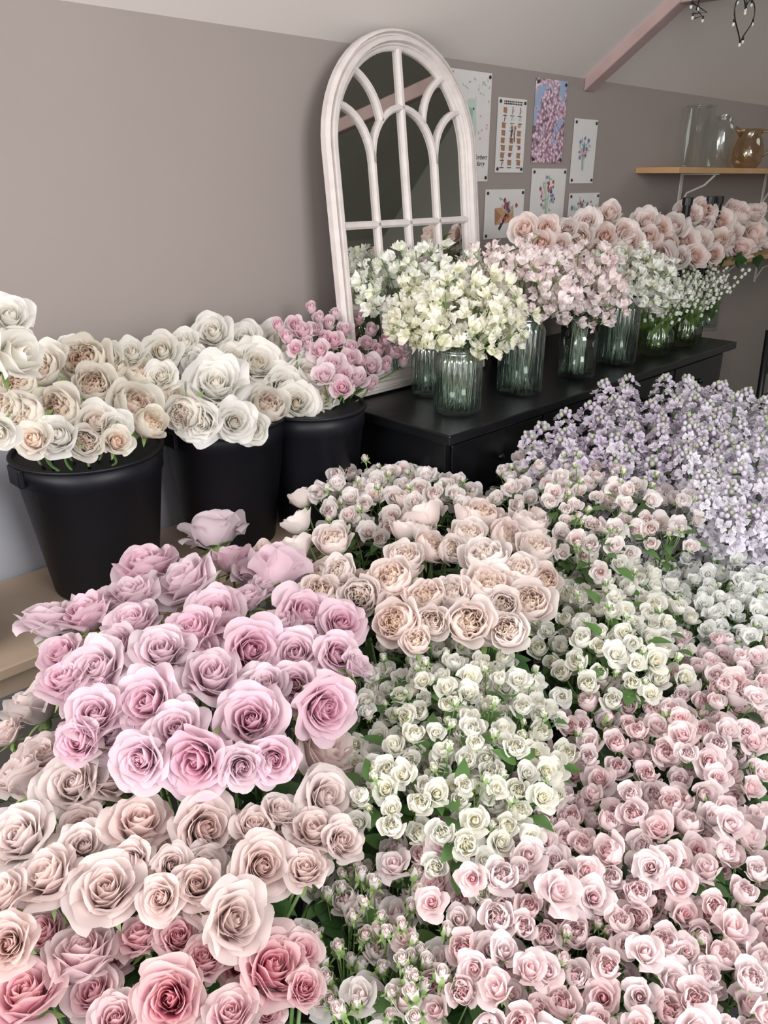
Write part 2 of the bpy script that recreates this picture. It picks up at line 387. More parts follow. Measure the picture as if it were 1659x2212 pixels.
# ---------- large roses ----------
def pots(kind, lst, bx, by, br, ztop, c, style, mat, desc, where, group, sc=1.12, ln=1, fill=.35, cap=400):
    its = []
    hx = np.mean([P(a[0], a[1], ztop).x for a in lst]); hy = np.mean([P(a[0], a[1], ztop).y for a in lst])
    lst = [list(e)+[0]*(4-len(e))+[0] for e in lst]
    rg = random.Random(len(lst)); ext = []
    for i in range(int(len(lst)*fill)):
        a = rg.choice(lst); near = sorted(lst, key=lambda b: (a[0]-b[0])**2+(a[1]-b[1])**2)[1:5]; b = rg.choice(near)
        ext.append([(a[0]+b[0])/2+rg.uniform(-12, 12), (a[1]+b[1])/2+rg.uniform(-5, 25), min(a[2], b[2])*.95, .2, .024])
    for px, py, sz, up, low in lst+ext:
        sz = min(sz, cap)
        p = P(px, py, ztop); z = ztop-c*((p.x-hx)**2+(p.y-hy)**2)
        z -= low+random.uniform(0, .01); p = P(px, py, z)
        R = sz/2*depth(p)/F*sc
        if st(p)[1] < .41+R*.6: z = max(z, .70+R); p = P(px, py, z); R = sz/2*depth(p)/F*sc
        rad = Vector((p.x-hx, p.y-hy, 0))
        tc = (CAM-p).normalized()
        f = rad*2.0+Vector((0, 0, .6+up*.8))+tc*(.5-.2*min(1, up))+rv(.42)
        mouth = Vector((bx, by, .29))+clampr(Vector((p.x-bx, p.y-by, 0))*.45+rv(.02), br-.02)
        base = Vector((bx, by, .03))+clampr(rv(.05), .06)
        o = place_rose(p, mouth, base, R, f, style, mat, kind, desc, group, ln)
        its.append((px, py, o))
    label_rows(its, desc, where)
A = [(465,1155,120,1),(320,1235,125,.4),(410,1265,130,.3),(595,1245,135),(110,1345,115,.5),(190,1335,110,.4),(285,1295,105,.5),(290,1355,110),(470,1330,110),(535,1300,80),(420,1375,120),(650,1335,122),(735,1350,95),(215,1450,130),(350,1415,120),(540,1405,130),(640,1415,110),(725,1415,90),(460,1470,130),(575,1490,105),(325,1520,135),(695,1530,130),(205,1550,125),(545,1560,150),(385,1580,115),(430,1640,158),(310,1640,115),(590,1640,95),(175,1605,100),(140,1475,95),(520,1655,95),(640,1480,90),(500,1215,90,.8),(765,1440,70),(260,1400,90),(600,1360,90)]
pots('rose', A, -.30, 1.10, .14, .91, .45, 'hybrid', 'lilac', 'lilac pink rose', 'lilac pink bunch', 'lilac pink roses in the left bunch', 1.15, fill=.9, cap=145)
B = [(80,1530,130,.9),(15,1590,75,.9),(45,1685,120,.3),(160,1700,140,.3),(235,1690,120,.2),(300,1790,140),(440,1790,165),(690,1630,150),(700,1725,120,.4),(600,1760,85,.6),(680,1805,120,.9),(735,1820,90,.4),(50,1815,150),(180,1830,95,.4),(110,1900,135),(230,1930,172),(350,1940,95),(425,1915,100,.4),(565,1870,132),(660,1885,95,.3),(500,1990,172),(15,1940,110),(20,2040,125),(95,1640,100,.3),(370,1870,90,.3),(290,1860,90),(545,1790,90)]
pots('rose', B, -.36, .80, .12, .82, .4, 'hybrid', 'beige', 'dusty beige pink rose', 'beige pink bunch', 'dusty beige roses in the lower left bunch', 1.08, fill=1.1, cap=152)
Cc = [(310,2030,115,.6),(385,2030,110,.6),(180,2080,190,.8),(370,2160,200,.5),(60,2160,185,.7),(585,2100,185,.9),(650,2065,95,.6),(655,2140,95,.5),(500,2200,120,.5),(250,2210,120,.5),(440,2080,110,.4),(100,2020,110,.4)]
pots('rose', Cc, -.22, .50, .11, .765, .4, 'hybrid', 'deep', 'deep pink rose', 'lowest left bunch', 'deep pink roses at the bottom left', 1.04, fill=.6, cap=175)
Dd = [(640,1185,82),(720,1175,85),(735,1238,78),(690,1285,90),(570,1205,70),(645,1132,72,.4),(655,1080,60,.5),(780,1285,92),(850,1255,105),(875,1210,85),(925,1295,90),(860,1345,105),(930,1345,80),(920,1120,88),(925,1185,85),(1040,1120,85),(1010,1165,92),(1090,1165,92),(1050,1215,110),(1135,1140,90),(1155,1190,85),(1120,1245,92),(1050,1275,112),(1175,1255,70),(975,1290,88),(1010,1345,105),(1140,1305,105),(1100,1365,95),(885,1085,72,.3),(970,1190,70),(1160,1120,60),(1085,1310,80),(1010,1120,70),(900,1390,70)]
pots('garden_rose', Dd, .12, 1.36, .13, .91, .4, 'cabbage', 'peach', 'ruffled peach garden rose', 'central peach bunch', 'peach garden roses in the centre', 1.2, fill=.6)

def bench_roses(kind, lst, bk, y0, t0, ky, style, mat, desc, where, group, sc=1.28, upz=.35, lo=False, ln=0):
    its = []
    cx = np.mean([e[0] for e in lst]); cy = np.mean([e[1] for e in lst]); w = max(abs(e[0]-cx) for e in lst)
    for e in lst:
        px, py, sz = e[:3]; mt = e[3] if len(e) > 3 else mat; sy = e[4] if len(e) > 4 else style
        if isinstance(sy, (list, tuple)): sy = random.choice(sy)
        p = PT(px, py, max(.09, t0+(py-y0)*ky+random.uniform(-.01, .01)))
        R = sz/2*depth(p)/F*sc; tc = (CAM-p).normalized()
        f = tc*.75+Vector((R2, R2, 0))*((px-cx)/w*.55)+Vector((0, 0, upz-(py-cy)/120*.35))+rv(.25)
        bp, brt, bh = bk(px) if callable(bk) else (bk[0], bk[1], .33)
        mouth = bp+Vector((0, 0, bh))+clampr((p-bp)*.7, brt-.02)
        base = bp+Vector((0, 0, .03))+clampr(rv(.04), .03)
        o = place_rose(p, mouth, base, R, f, sy, mt, kind, desc, group, ln, lo)
        its.append((px, py, o))
    label_rows(its, desc, where)
bench_roses('rose', [(18,690,92),(28,775,115),(-40,730,100),(-5,930,80)], BB['b0'], 780, .36, .0006, 'half', 'cream', 'large cream white rose', 'left edge bucket', 'cream roses at the left edge')
b1l = [(90,800,95),(45,835,95),(185,785,112),(300,815,88),(130,890,112,'blushc','cabbage'),(200,835,95,'blushc','cabbage'),(255,850,70),(290,882,108,'blushc','cabbage'),(360,862,78,'blushc','cabbage'),(205,915,85,'blushc','half'),(60,905,105),(245,925,75,'cream','half'),(110,770,65,'cream','half'),(165,760,65,'cream','half'),(240,800,80),(130,945,90,'cream','half'),(25,880,85),(320,918,80),(75,952,80,'blushc','half'),(240,770,60,'cream','half'),(185,955,75),(250,955,65,'blushc','half')]
bench_roses('garden_rose', b1l, BB['b1'], 850, .24, .0013, 'cabbage', 'blushc', 'cream and peach garden rose', 'left bucket', 'cream peach garden roses in the left bucket', 1.25)
b2l = [(460,725,88,'cream','half'),(400,752,75,'cream','half'),(350,762,85,'cream','half'),(530,740,85,'cream','half'),(590,742,92,'cream','half'),(285,768,70,'cream','half'),(550,790,98),(655,818,118),(465,840,125,'cream','hybrid'),(405,892,92,'blushc','cabbage'),(578,882,92,'blushc','cabbage'),(440,910,85),(505,912,80),(640,872,80),(690,862,70),(240,775,70,'cream','half'),(610,790,75),(430,790,70),(350,815,65),(500,775,60),(610,835,80),(545,925,70)]
bench_roses('rose', b2l, BB['b2'], 830, .24, .0013, 'hybrid', 'cream', 'white rose with warm centre', 'middle bucket', 'white roses in the middle bucket', 1.2)
b3l = [(672,668,34),(723,682,34),(775,692,45),(635,702,45),(655,722,50),(682,715,45),(710,702,42),(720,742,50),(745,716,45),(760,756,46),(800,717,42),(792,746,46),(815,762,42),(845,766,46),(720,792,56),(755,780,50),(770,822,52),(740,815,48),(802,796,52),(832,792,44),(862,757,46),(692,762,50),(665,746,42),(602,706,42),(620,732,42),(870,782,36),(780,780,40),(700,730,36),(740,840,50),(700,815,50),(800,830,44),(830,740,40),(690,690,38),(640,755,45)]
b3l = [(x, y, z*(.8 if z < 48 else 1), 'budpink', 'bud' if z < 45 else 'half') for x, y, z in b3l]
bench_roses('rose', b3l, BB['b3'], 760, .25, .0012, 'half', 'budpink', 'small pink rose', 'right bench bucket', 'small pink roses in the right bench bucket', 1.3, .7, lo=True)

# ---------- black cabinet ----------
TZ = .985
cab = root('cabinet', W(2.4, .32, 0), 'long black painted cabinet carrying the glass jars of sweet peas', 'cabinet', None, RZ)
mb = MB(); mb.box(-.91, .87, -.31, .31, TZ-.028, TZ); mb.build('cabinet_top', M['blackwood'], cab, False, .004)
mb = MB(); mb.box(-.88, .84, -.27, .30, .06, TZ-.029); mb.build('body', M['blackwood'], cab, False, .003)
for i in range(4):
    x0 = -.86+i*.425
    mb = MB(); mb.box(x0, x0+.415, -.279, -.271, TZ-.20, TZ-.045); d_ = mb.build('drawer', M['blackwood'], cab, False, .003)
    mb = MB(); mb.ball((x0+.2, -.292, TZ-.12), .011, 10, 6); mb.build('knob', M['blackwood'], d_)
    mb = MB(); mb.box(x0, x0+.415, -.279, -.271, .1, TZ-.21); d_ = mb.build('door', M['blackwood'], cab, False, .003)
    mb = MB(); mb.box(x0+.05, x0+.36, -.284, -.2795, .16, TZ-.27); mb.build('door_panel', M['blackwood'], d_, False, .003)
for x in (-.85, .8):
    for y in (-.24, .27):
        mb = MB(); mb.box(x-.025, x+.025, y-.025, y+.025, 0, .06); mb.build('foot', M['blackwood'], cab, False, .002)

# ---------- arched mirror ----------
mq = RZ @ Matrix.Rotation(-math.atan(.115), 3, 'X').to_quaternion()
mir = root('arched_mirror', W(1.85, .185, TZ+.003), 'distressed white arched window mirror leaning on the wall atop the cabinet', 'mirror', None, mq)
HW = .316; SPR = .683
def arch(d, n=28):
    r = HW-d; pts = [(-r, d)]+[(-r, d+(SPR-d)*i/6) for i in range(1, 6)]
    pts += [(-r*math.cos(math.pi*i/n), SPR+r*math.sin(math.pi*i/n)) for i in range(n+1)]
    pts += [(r, d+(SPR-d)*i/6) for i in range(5, 0, -1)]+[(r, d)]
    return pts
prof = [(0, 0), (0, .02), (.003, .027), (.009, .03), (.013, .020), (.017, .020), (.021, .032), (.032, .032), (.036, .020), (.040, .020), (.043, .016), (.05, .014), (.054, .01), (.054, 0)]
mb = MB(); vs = []; n_ = len(arch(0))
for d, h in prof: vs += [(x, -h, z) for x, z in arch(d)]
fs = []
m_ = len(prof)
for i in range(m_):
    for j in range(n_):
        fs.append((i*n_+j, i*n_+(j+1) % n_, ((i+1) % m_)*n_+(j+1) % n_, ((i+1) % m_)*n_+j))
mb.add(vs, fs); mb.build('outer_frame', M['white_frame'], mir, False)
mb = MB(); pts = arch(.045); mb.add([(x, -.004, z) for x, z in pts]+[(x, -.001, z) for x, z in pts], [tuple(range(len(pts))), tuple(range(2*len(pts)-1, len(pts)-1, -1))]); mb.build('mirror_glass', M['mirror'], mir, False)
def bar(pts, w=.0095):
    mb = MB(); n = len(pts); vs = []
    for i, (x, z) in enumerate(pts):
        x0, z0 = pts[max(i-1, 0)]; x1, z1 = pts[min(i+1, n-1)]; L = math.hypot(x1-x0, z1-z0); nx, nz = -(z1-z0)/L, (x1-x0)/L
        for off, h in ((-w, .004), (-w, .012), (-w*.45, .018), (w*.45, .018), (w, .012), (w, .004)): vs.append((x+nx*off, -h, z+nz*off))
    fs = [(i*6+j, i*6+(j+1) % 6, (i+1)*6+(j+1) % 6, (i+1)*6+j) for i in range(n-1) for j in range(6)]
    fs += [(0, 1, 2, 3, 4, 5), tuple((n-1)*6+j for j in (5, 4, 3, 2, 1, 0))]
    mb.add(vs, fs); mb.build('muntin', M['white_frame'], mir, False)
IW = HW-.05; q = IW/2
bar([(0, .05), (0, .5), (0, SPR+IW)], .0105)
for sx in (-1, 1):
    bar([(sx*q, .05), (sx*q, .4), (sx*q, .655)])
    bar([(sx*q*math.cos(t), .65+1.12*q*math.sin(t)) for t in [i*math.pi/2/10 for i in range(11)]])
    bar([(sx*(IW-q*math.cos(t)), .65+1.12*q*math.sin(t)) for t in [i*math.pi/2/10 for i in range(11)]])
    P0, P1, P2 = (sx*.088, .76), (sx*.10, .85), (sx*.183, .888)
    bar([((1-t)**2*P0[0]+2*t*(1-t)*P1[0]+t*t*P2[0], (1-t)**2*P0[1]+2*t*(1-t)*P1[1]+t*t*P2[1]) for t in [i/10 for i in range(11)]])
for z in (.26, .485): bar([(-IW-.003, z), (0, z), (IW+.003, z)], .0105)

# ---------- jars on the cabinet ----------
def jar(px, py, r, h, kind, mat, label, water=.6, t=None):
    p = P(px, py, TZ+.002) if t is None else t
    o = root('glass_jar', p, label, 'jar', 'glass jars on the cabinet', RZ)
    if kind == 'rib':
        pr = [(r*.9, 0), (r, .01), (r, h*.8), (r*.97, h*.86), (r*.86, h*.9), (r*.86, h*.94), (r*.92, h)]
        rb = (.05, 24, (.002, h*.82))
    elif kind == 'bottle':
        pr = [(r*.85, 0), (r, .012), (r, h*.62), (r*.9, h*.72), (r*.6, h*.84), (r*.55, h*.95), (r*.64, h)]
        rb = (0, 24, None)
    elif kind == 'round':
        pr = [(r*.6, 0), (r*.85, h*.1), (r*1.02, h*.4), (r*.95, h*.68), (r*.72, h*.85), (r*.7, h*.93), (r*.78, h)]
        rb = (.045, 18, (.002, h*.8))
    else:
        pr = [(r*.92, 0), (r, .008), (r, h*.97), (r*1.03, h)]; rb = (0, 1, None)
    mb = MB(); mb.lathe(pr, 96, rb[0], rb[1], rb[2]); mb.build('jar_body', M[mat], o)
    if kind in ('rib', 'bottle'):
        rr = r*(.9 if kind == 'rib' else .6)
        mb = MB(); mb.lathe([(rr, h*.93), (rr*1.06, h*.95), (rr, h*.97)], 48); mb.build('rim', M[mat], o)
    if water:
        mb = MB(); mb.lathe([(r*.84, .016), (r*.88, .03), (r*.88, h*water), (.001, h*water)], 40); mb.build('water', M['water'], o)
    return p, h, (r*.5 if kind == 'bottle' else r*.62 if kind == 'round' else r*.78)
J = {}
J['a'] = jar(987, 888, .064, .185, 'rib', 'glass_g', 'ribbed green glass jar nearest the cabinet corner holding cream sweet peas')
J['a2'] = jar(925, 848, .05, .17, 'rib', 'glass_g', 'ribbed green jar half hidden behind the nearest jar', t=P(925, 850, TZ+.002))
J['b'] = jar(1120, 846, .066, .235, 'rib', 'glass_g', 'tall ribbed green jar, second from the cabinet corner')
J['c'] = jar(1243, 815, .062, .21, 'bottle', 'glass_c', 'clear smooth bottle vase half full of water')
J['d'] = jar(1328, 784, .066, .24, 'rib', 'glass_g', 'tall ribbed jar right of the clear bottle vase')
J['e'] = jar(1410, 765, .064, .13, 'round', 'glass_gg', 'round ribbed green vase under the lily of the valley')
J['f'] = jar(1474, 745, .06, .125, 'round', 'glass_gg', 'round ribbed green vase farthest along the cabinet front')
J['g'] = jar(1522, 712, .055, .15, 'plain', 'glass_c', 'plain clear glass cup behind the round green vases')

# ---------- sweet peas ----------
def pea_mesh(mat, seed):
    rg = random.Random(seed); mb = MB()
    def patch(w, h, yo, tilt, fold, ruf, k, ox=0, rot=0, nu=15, nv=8):
        vs = []; col = []; q = rg.uniform(0, 6); pr = rg.random()
        for i in range(nv):
            v = i/(nv-1)
            for j in range(nu):
                u = -1+2*j/(nu-1)
                hh = h*(1-.35*abs(u)**2.2+.1*abs(u)); ww = w*(.2+.8*math.sin(min(1, v*1.2)*math.pi/2))*(1-.12*v**4)
                x = u*ww+ox; z = v*hh
                y = yo+fold*(u*u)*w*v-math.sin(tilt)*z*v+ruf*math.sin(6*u+q)*v*v+ruf*.9*math.cos(10*u+q)*v**3
                z = z*math.cos(tilt*v)+ruf*.8*math.sin(8*u+q*1.7)*v*v
                c, s_ = math.cos(rot), math.sin(rot)
                vs.append((x*c-y*s_, x*s_+y*c, z)); col.append((k, v, pr))
        mb.add(vs, [(i*nu+j, i*nu+j+1, (i+1)*nu+j+1, (i+1)*nu+j) for i in range(nv-1) for j in range(nu-1)], col)
    patch(1.0, 1.2, .12, -.6, .3, .2, 1)
    patch(.85, 1.05, .0, -.3, .25, .19, .7)
    patch(.5, .8, -.12, .25, -.5, .14, .4, -.15, .5)
    patch(.5, .8, -.12, .25, -.5, .14, .4, .15, -.5)
    patch(.22, .5, -.25, .2, -.8, .03, .1, nu=5, nv=4)
    mb.cur = 1; mb.lathe([(.03, -.35), (.1, -.25), (.15, 0), (.2, .1)], 7)
    return mb.mesh('floret', [PM[mat], M['leafl']])
def pea_bunch(cpx, cpy, rx, ry, rz, n, mat, jarp, label, group, seedbase, fs=.025):
    ms = [pea_mesh(mat, seedbase+i) for i in range(5)]
    jb, jh, jr = jarp
    r_ = ray(cpx, cpy); k = (jb.y)/r_.y; cen = CAM+r_*k
    for i in range(n):
        th = i*2.39996; zz = 1-(i+.5)/n*1.4; rr = math.sqrt(max(0, 1-zz*zz))
        if zz < -.4: zz = -.4
        p = cen+Vector((rx*rr*math.cos(th), ry*rr*math.sin(th), rz*zz))+rv(.026)
        s_, t_ = st(p)
        if t_ < .07: p = W(s_, .07, p.z)
        mouth = jb+Vector((0, 0, jh*.97))+clampr((p-jb)*.5, jr)
        base = jb+Vector((0, 0, .015))+clampr(rv(.04), jr*.8)
        ax = p-mouth; L = ax.length; qq = quat_to(ax, random.uniform(0, 6)); qi = qq.inverted()
        o = root('sweet_pea', mouth, label, 'sweet pea', group, qq)
        child('stem', STEM, o, (0, 0, 0), IDQ, (.6, .6, L)); lower_stem(o, qi, mouth, base, .45, STEM2)
        out = (p-cen); out = out.normalized() if out.length > .001 else Vector((0, 0, 1))
        for j in range(4):
            a = j*2.4+random.random(); zo = L-.012-j*.02
            off = Vector((math.cos(a)*.022, math.sin(a)*.022, zo+.006))
            up = (out*.5+Vector((0, 0, .6))+rv(.75)).normalized()
            wf = (out+rv(.8)+(CAM-p).normalized()*.5)
            y = -(wf-up*wf.dot(up)).normalized(); x = y.cross(up)
            m3 = Matrix((x, y, up)).transposed()
            child('floret', random.choice(ms), o, off, qi @ m3.to_quaternion(), fs*random.uniform(.75, 1.15))
pea_bunch(985, 692, .185, .15, .115, 56, 'pea_c', J['a'], 'cream ruffled sweet pea stem in the jar nearest the cabinet corner', 'cream sweet peas in the nearest jar', 0)
pea_bunch(905, 615, .18, .12, .10, 36, 'pea_w', J['a2'], 'white sweet pea stem in front of the arched mirror', 'white sweet peas before the mirror', 10)
pea_bunch(1110, 622, .19, .14, .13, 48, 'pea_p', J['b'], 'pale pink sweet pea stem in the tall ribbed jar', 'pale pink sweet peas in the tall ribbed jar', 20)
pea_bunch(1230, 632, .18, .14, .145, 54, 'pea_p', J['c'], 'pale pink sweet pea stem in the clear bottle vase', 'pale pink sweet peas in the clear vase', 20)
pea_bunch(1345, 622, .18, .14, .135, 48, 'pea_w', J['d'], 'greenish white sweet pea stem right of the pink ones', 'white sweet peas right of the pink ones', 10)

# ---------- lily of the valley ----------
def lily_mesh(seed):
    rg = random.Random(seed); mb = MB(); mb.cur = 1
    pts = [(.05*(q**2), 0, .2*q-.03*q**3) for q in [i/10 for i in range(11)]]
    mb.tube(pts, .0012, 4); mb.cur = 0
    for i in range(9):
        q = .4+.6*i/8; x = .05*q*q; z = .2*q-.03*q**3; a = i*2.1
        c = (x+.012*math.cos(a), .012*math.sin(a), z-.008)
        mb.cur = 1; mb.tube([(x, 0, z), c], .0006, 3); mb.cur = 0
        mb.lathe([(.001, .004), (.0045, .003), (.0062, -.002), (.005, -.005), (.0062, -.0075)], 8, c=c)
    return mb.mesh('flower_spike', [PM['lily'], M['stem']])
LM = [lily_mesh(i) for i in range(3)]
mb = MB(); leaflet(mb, (0, 0, 0), (.25, 0, 1), .19, .026, (-1, 0, .2), .3); LLEAF = mb.mesh('leaf', M['leafl'])
for (jk, n, lab, gp) in (('e', 24, 'lily of the valley stem in the nearer round green vase', 'lily of the valley in the nearer vase'), ('f', 24, 'lily of the valley stem in the farther round green vase', 'lily of the valley in the farther vase'), ('g', 10, 'lily of the valley stem in the plain clear cup', 'lily of the valley in the clear cup')):
    jb = J[jk][0]
    for i in range(n):
        a = i*2.39996; e = math.sqrt((i+.5)/n)
        o = root('lily_of_the_valley', jb+Vector((.02*math.cos(a)*e, .02*math.sin(a)*e, .02)), lab, 'flower', gp, quat_to((math.cos(a)*e*.45, math.sin(a)*e*.45, 1), a))
        L = .05+.05*random.random()
        child('stem', STEM, o, (0, 0, 0), IDQ, (.4, .4, L)); child('flower_spike', LM[i % 3], o, (0, 0, L-.005), IDQ, random.uniform(.9, 1.15))
        if i % 2 == 0: child('leaf', LLEAF, o, (0, 0, .01), Matrix.Rotation(random.uniform(0, 6), 3, 'Z').to_quaternion(), random.uniform(.75, 1.0))

# ---------- blush roses at the back right ----------
VS = [(2.3, .2), (2.72, .22), (3.06, .22)]
for i, (s, t) in enumerate(VS):
    o = root('tall_vase', W(s, t, TZ+.002), ['dark tall vase behind the pink sweet peas', 'dark tall vase behind the lily of the valley', 'dark tall vase at the far end of the cabinet'][i], 'vase', 'tall dark vases of blush roses', RZ)
    mb = MB(); mb.lathe([(.05, 0), (.055, .01), (.07, .26), (.066, .26), (.05, .02), (.001, .015)], 40); mb.build('vase_body', M['black'], o)
    mb = MB(); mb.lathe([(.068, .255), (.075, .258), (.075, .264), (.066, .264)], 40); mb.build('rim', M['black'], o)
bl = [(1135,497,70),(1170,527,62),(1225,497,52),(1268,480,54),(1255,517,70,'peach'),(1307,512,58),(1318,467,60),(1360,522,66),(1395,485,64),(1455,497,70),(1425,560,76),(1485,467,56),(1510,527,64,'peach'),(1550,525,60,'peach'),(1552,482,60),(1520,457,50),(1590,467,68),(1625,470,58),(1620,515,68),(1400,517,58),(1340,548,50),(1655,520,54),(1480,520,54),(1580,510,54),(1180,495,54),(1440,535,60),(1600,540,54),(1290,545,50),(1210,530,50),(1345,500,50),(1425,495,50),(1520,490,50),(1380,550,50),(1470,560,45),(1640,495,50),(1500,555,50),(1540,550,45)]
bl = [(e[0], e[1], e[2], e[3] if len(e) > 3 else 'blush', ['half', 'hybrid', 'cabbage']) for e in bl]
def vb(px): s, t = VS[0] if px < 1290 else VS[1] if px < 1470 else VS[2]; return W(s, t, TZ+.02), .062, .24
bench_roses('rose', bl, vb, 500, .33, .0012, 'half', 'blush', 'blush pink rose', 'blush roses right of mirror', 'blush roses at the back right', 1.12, .4, ln=1)

# ---------- spray roses ----------
def spray_template(seed, nb, nbud, R, spread, lm):
    rg = random.Random(seed); heads = []; buds = []
    fresh = lm == 'leafm'
    for i in range(nb):
        rr = spread*math.sqrt((i+.3)/nb); a = i*2.39996+rg.uniform(-.3, .3)
        heads.append((Vector((rr*math.cos(a), rr*math.sin(a), -rr*.25+rg.uniform(-.018, .016))), R*rg.uniform(.76, 1.12)))
    for i in range(nbud):
        a = rg.uniform(0, 6.28); rr = spread*rg.uniform(.45, 1.2)
        buds.append((Vector((rr*math.cos(a), rr*math.sin(a), rg.uniform(-.01, .025) if fresh else rg.uniform(-.035, -.01))), R*rg.uniform(.32, .5)))
    def branch(mb, p, r):
        z0 = -.15+rg.uniform(0, .05); m = Vector((p.x*.75, p.y*.75, z0*.45)); a0 = Vector((0, 0, z0))
        mb.tube([a0*(1-t)**2+m*2*t*(1-t)+(p-Vector((0, 0, r*.3)))*t*t for t in (0, .25, .5, .75, 1)], .0016, 5, .0011)
    bms = []
    for p, r in heads+buds:
        mb = MB(); branch(mb, p, r); bms.append(mb.mesh('branch', M['stem']))
    mb = MB()
    top = -.01 if fresh else -.035
    for i in range(13):
        a = rg.uniform(0, 6.28); z = rg.uniform(-.16, top); d = Vector((math.cos(a), math.sin(a), rg.uniform(-.1, .7)))
        leaflet(mb, Vector((math.cos(a), math.sin(a), 0))*rg.uniform(.005, spread*.75)+Vector((0, 0, z)), d, rg.uniform(.03, .046), rg.uniform(.010, .015), (0, 0, 1))
    lf = mb.mesh('foliage', M[lm])
    return heads, buds, bms, lf
def bud_mesh(mat):
    key = ('sb', mat)
    if key not in MESH:
        mb = MB(); rose(mb, 'bud', 5, True)
        mb.cur = 1; calyx(mb, 1.3, random.Random(3), dmax=-.2)
        for i in range(5):
            t = 2*math.pi*i/5; vs = []
            for j in range(5):
                q_ = j/4; rr = .4+.38*math.sin(math.pi*min(1, q_*.85+.1)); w = .28*math.sin(math.pi*(.2+.8*q_)); zz = -.1+1.3*q_
                for sd in (-1, 1): vs.append((rr*math.cos(t)-sd*w*math.sin(t), rr*math.sin(t)+sd*w*math.cos(t), zz))
            mb.add(vs, [(2*j, 2*j+1, 2*j+3, 2*j+2) for j in range(4)])
        MESH[key] = mb.mesh('bud', [PM[mat], M['sepal']])
    return MESH[key]
HEADS = []
def sprays(regions, n, bx, by, br_, ztop, drop, R, spread, mat, styles, nb, nbud, desc, where, group, seed, toc=.6, gap=.6, lm='leaf'):
    tm = [spray_template(seed*10+i, nb, nbud, R, spread, lm) for i in range(3)]
    rg = random.Random(seed); sites = []
    for i in range(n):
        best = None; bd = -1
        for _ in range(24):
            cx, cy, rx, ry = rg.choice(regions)
            a = rg.uniform(0, 6.283); e = math.sqrt(rg.random()); px = cx+rx*e*math.cos(a); py = cy+ry*e*math.sin(a)
            p = P(px, py, ztop-drop*e*e)
            d = min([(p-q_[0]).length for q_ in sites], default=9)
            if d > bd: bd = d; best = (p, px, py)
        sites.append(best)
    c = sum((q_[0] for q_ in sites), Vector())/n; its = []
    for p, px, py in sites:
        p = p+Vector((0, 0, rg.uniform(-.018, .012))); rad = Vector((p.x-c.x, p.y-c.y, 0))
        mouth = Vector((bx, by, .29))+clampr(Vector((p.x-bx, p.y-by, 0))*.45+rv(.02), br_-.02)
        base = Vector((bx, by, .03))+clampr(rv(.05), .05)
        ax = p-mouth; L = ax.length; q_ = quat_to(ax, rg.uniform(0, 6.28)); qi = q_.inverted()
        hd, bu, bms, lf = rg.choice(tm)
        keep = []
        for i, (hp, r) in enumerate(hd):
            w_ = mouth+q_ @ (hp+Vector((0, 0, L)))
            if all((w_-h).length > gap*(r+hr) for h, hr in HEADS): keep.append(i); HEADS.append((w_, r))
        if not keep: continue
        o = root('spray_rose', mouth, desc, 'spray rose', group, q_)
        child('stem', STEM, o, (0, 0, 0), IDQ, (.8, .8, L-.1)); lower_stem(o, qi, mouth, base, .9)
        child('foliage', lf, o, (0, 0, L), IDQ, 1)
        for i in keep:
            hp, r = hd[i]
            wp = q_ @ hp; f = Vector((wp.x*6, wp.y*6, .75))+rad*1.6+(CAM-p).normalized()*toc+rv(.4)
            child('branch', bms[i], o, (0, 0, L), IDQ, 1)
            child('bloom', bloom_mesh(rg.choice(styles), mat, rg.randrange(6), True), o, hp+Vector((0, 0, L-r*.5)), qi @ quat_to(f, rg.uniform(0, 6)), r*1.1)
        for i, (hp, r) in enumerate(bu):
            wp = q_ @ hp; f = Vector((wp.x*6, wp.y*6, 1))+rv(.3)
            child('branch', bms[len(hd)+i], o, (0, 0, L), IDQ, 1)
            child('bud', bud_mesh(mat), o, hp+Vector((0, 0, L)), qi @ quat_to(f, rg.uniform(0, 6)), r)
        its.append((*proj(p), o))
    label_rows(its, desc, where)
H_ = 'hybrid'; K_ = 'cabbage'; U_ = 'half'
sprays([(870, 1065, 190, 60)], 18, .04, 1.62, .11, .90, .05, .027, .075, 'sp_palepink', [H_, K_, U_], 6, 2, 'white pink spray rose', 'bunch before cabinet', 'pink white spray roses before the cabinet', 1, lm='leafm')
sprays([(1210, 1030, 110, 70), (1400, 1090, 90, 70), (1300, 1120, 110, 50)], 20, .52, 1.70, .12, .93, .05, .023, .075, 'sp_palepink', [H_, K_, U_], 6, 3, 'small blush spray rose', 'bunch before stocks', 'blush spray roses before the stocks', 2, lm='leafm')
sprays([(1325, 1330, 115, 135)], 25, .46, 1.36, .12, .85, .05, .0215, .07, 'sp_white', [H_, U_, K_, K_], 8, 1, 'ivory spray rose', 'ivory bunch right of peach', 'ivory spray roses right of the peach roses', 3, lm='leafm')
sprays([(975, 1500, 170, 130), (960, 1690, 170, 120), (1080, 1600, 90, 150)], 44, .10, .98, .11, .84, .04, .0205, .062, 'sp_white', [H_, K_, K_, U_], 8, 1, 'ivory white spray rose', 'white middle bunch', 'white spray roses in the middle', 4, lm='leafm')
sprays([(1570, 1290, 115, 110)], 20, .76, 1.50, .12, .78, .04, .019, .07, 'sp_cold', [U_, H_], 7, 3, 'small pure white spray rose', 'bunch at right edge', 'small white spray roses at the right edge', 5)
sprays([(1400, 1600, 150, 80), (1560, 1480, 100, 110), (1520, 1600, 120, 110)], 34, .55, 1.13, .11, .78, .03, .0232, .068, 'sp_pink', [K_, H_, K_, U_], 7, 1, 'pale pink spray rose', 'upper right pink bunch', 'pink spray roses at the middle right', 6)
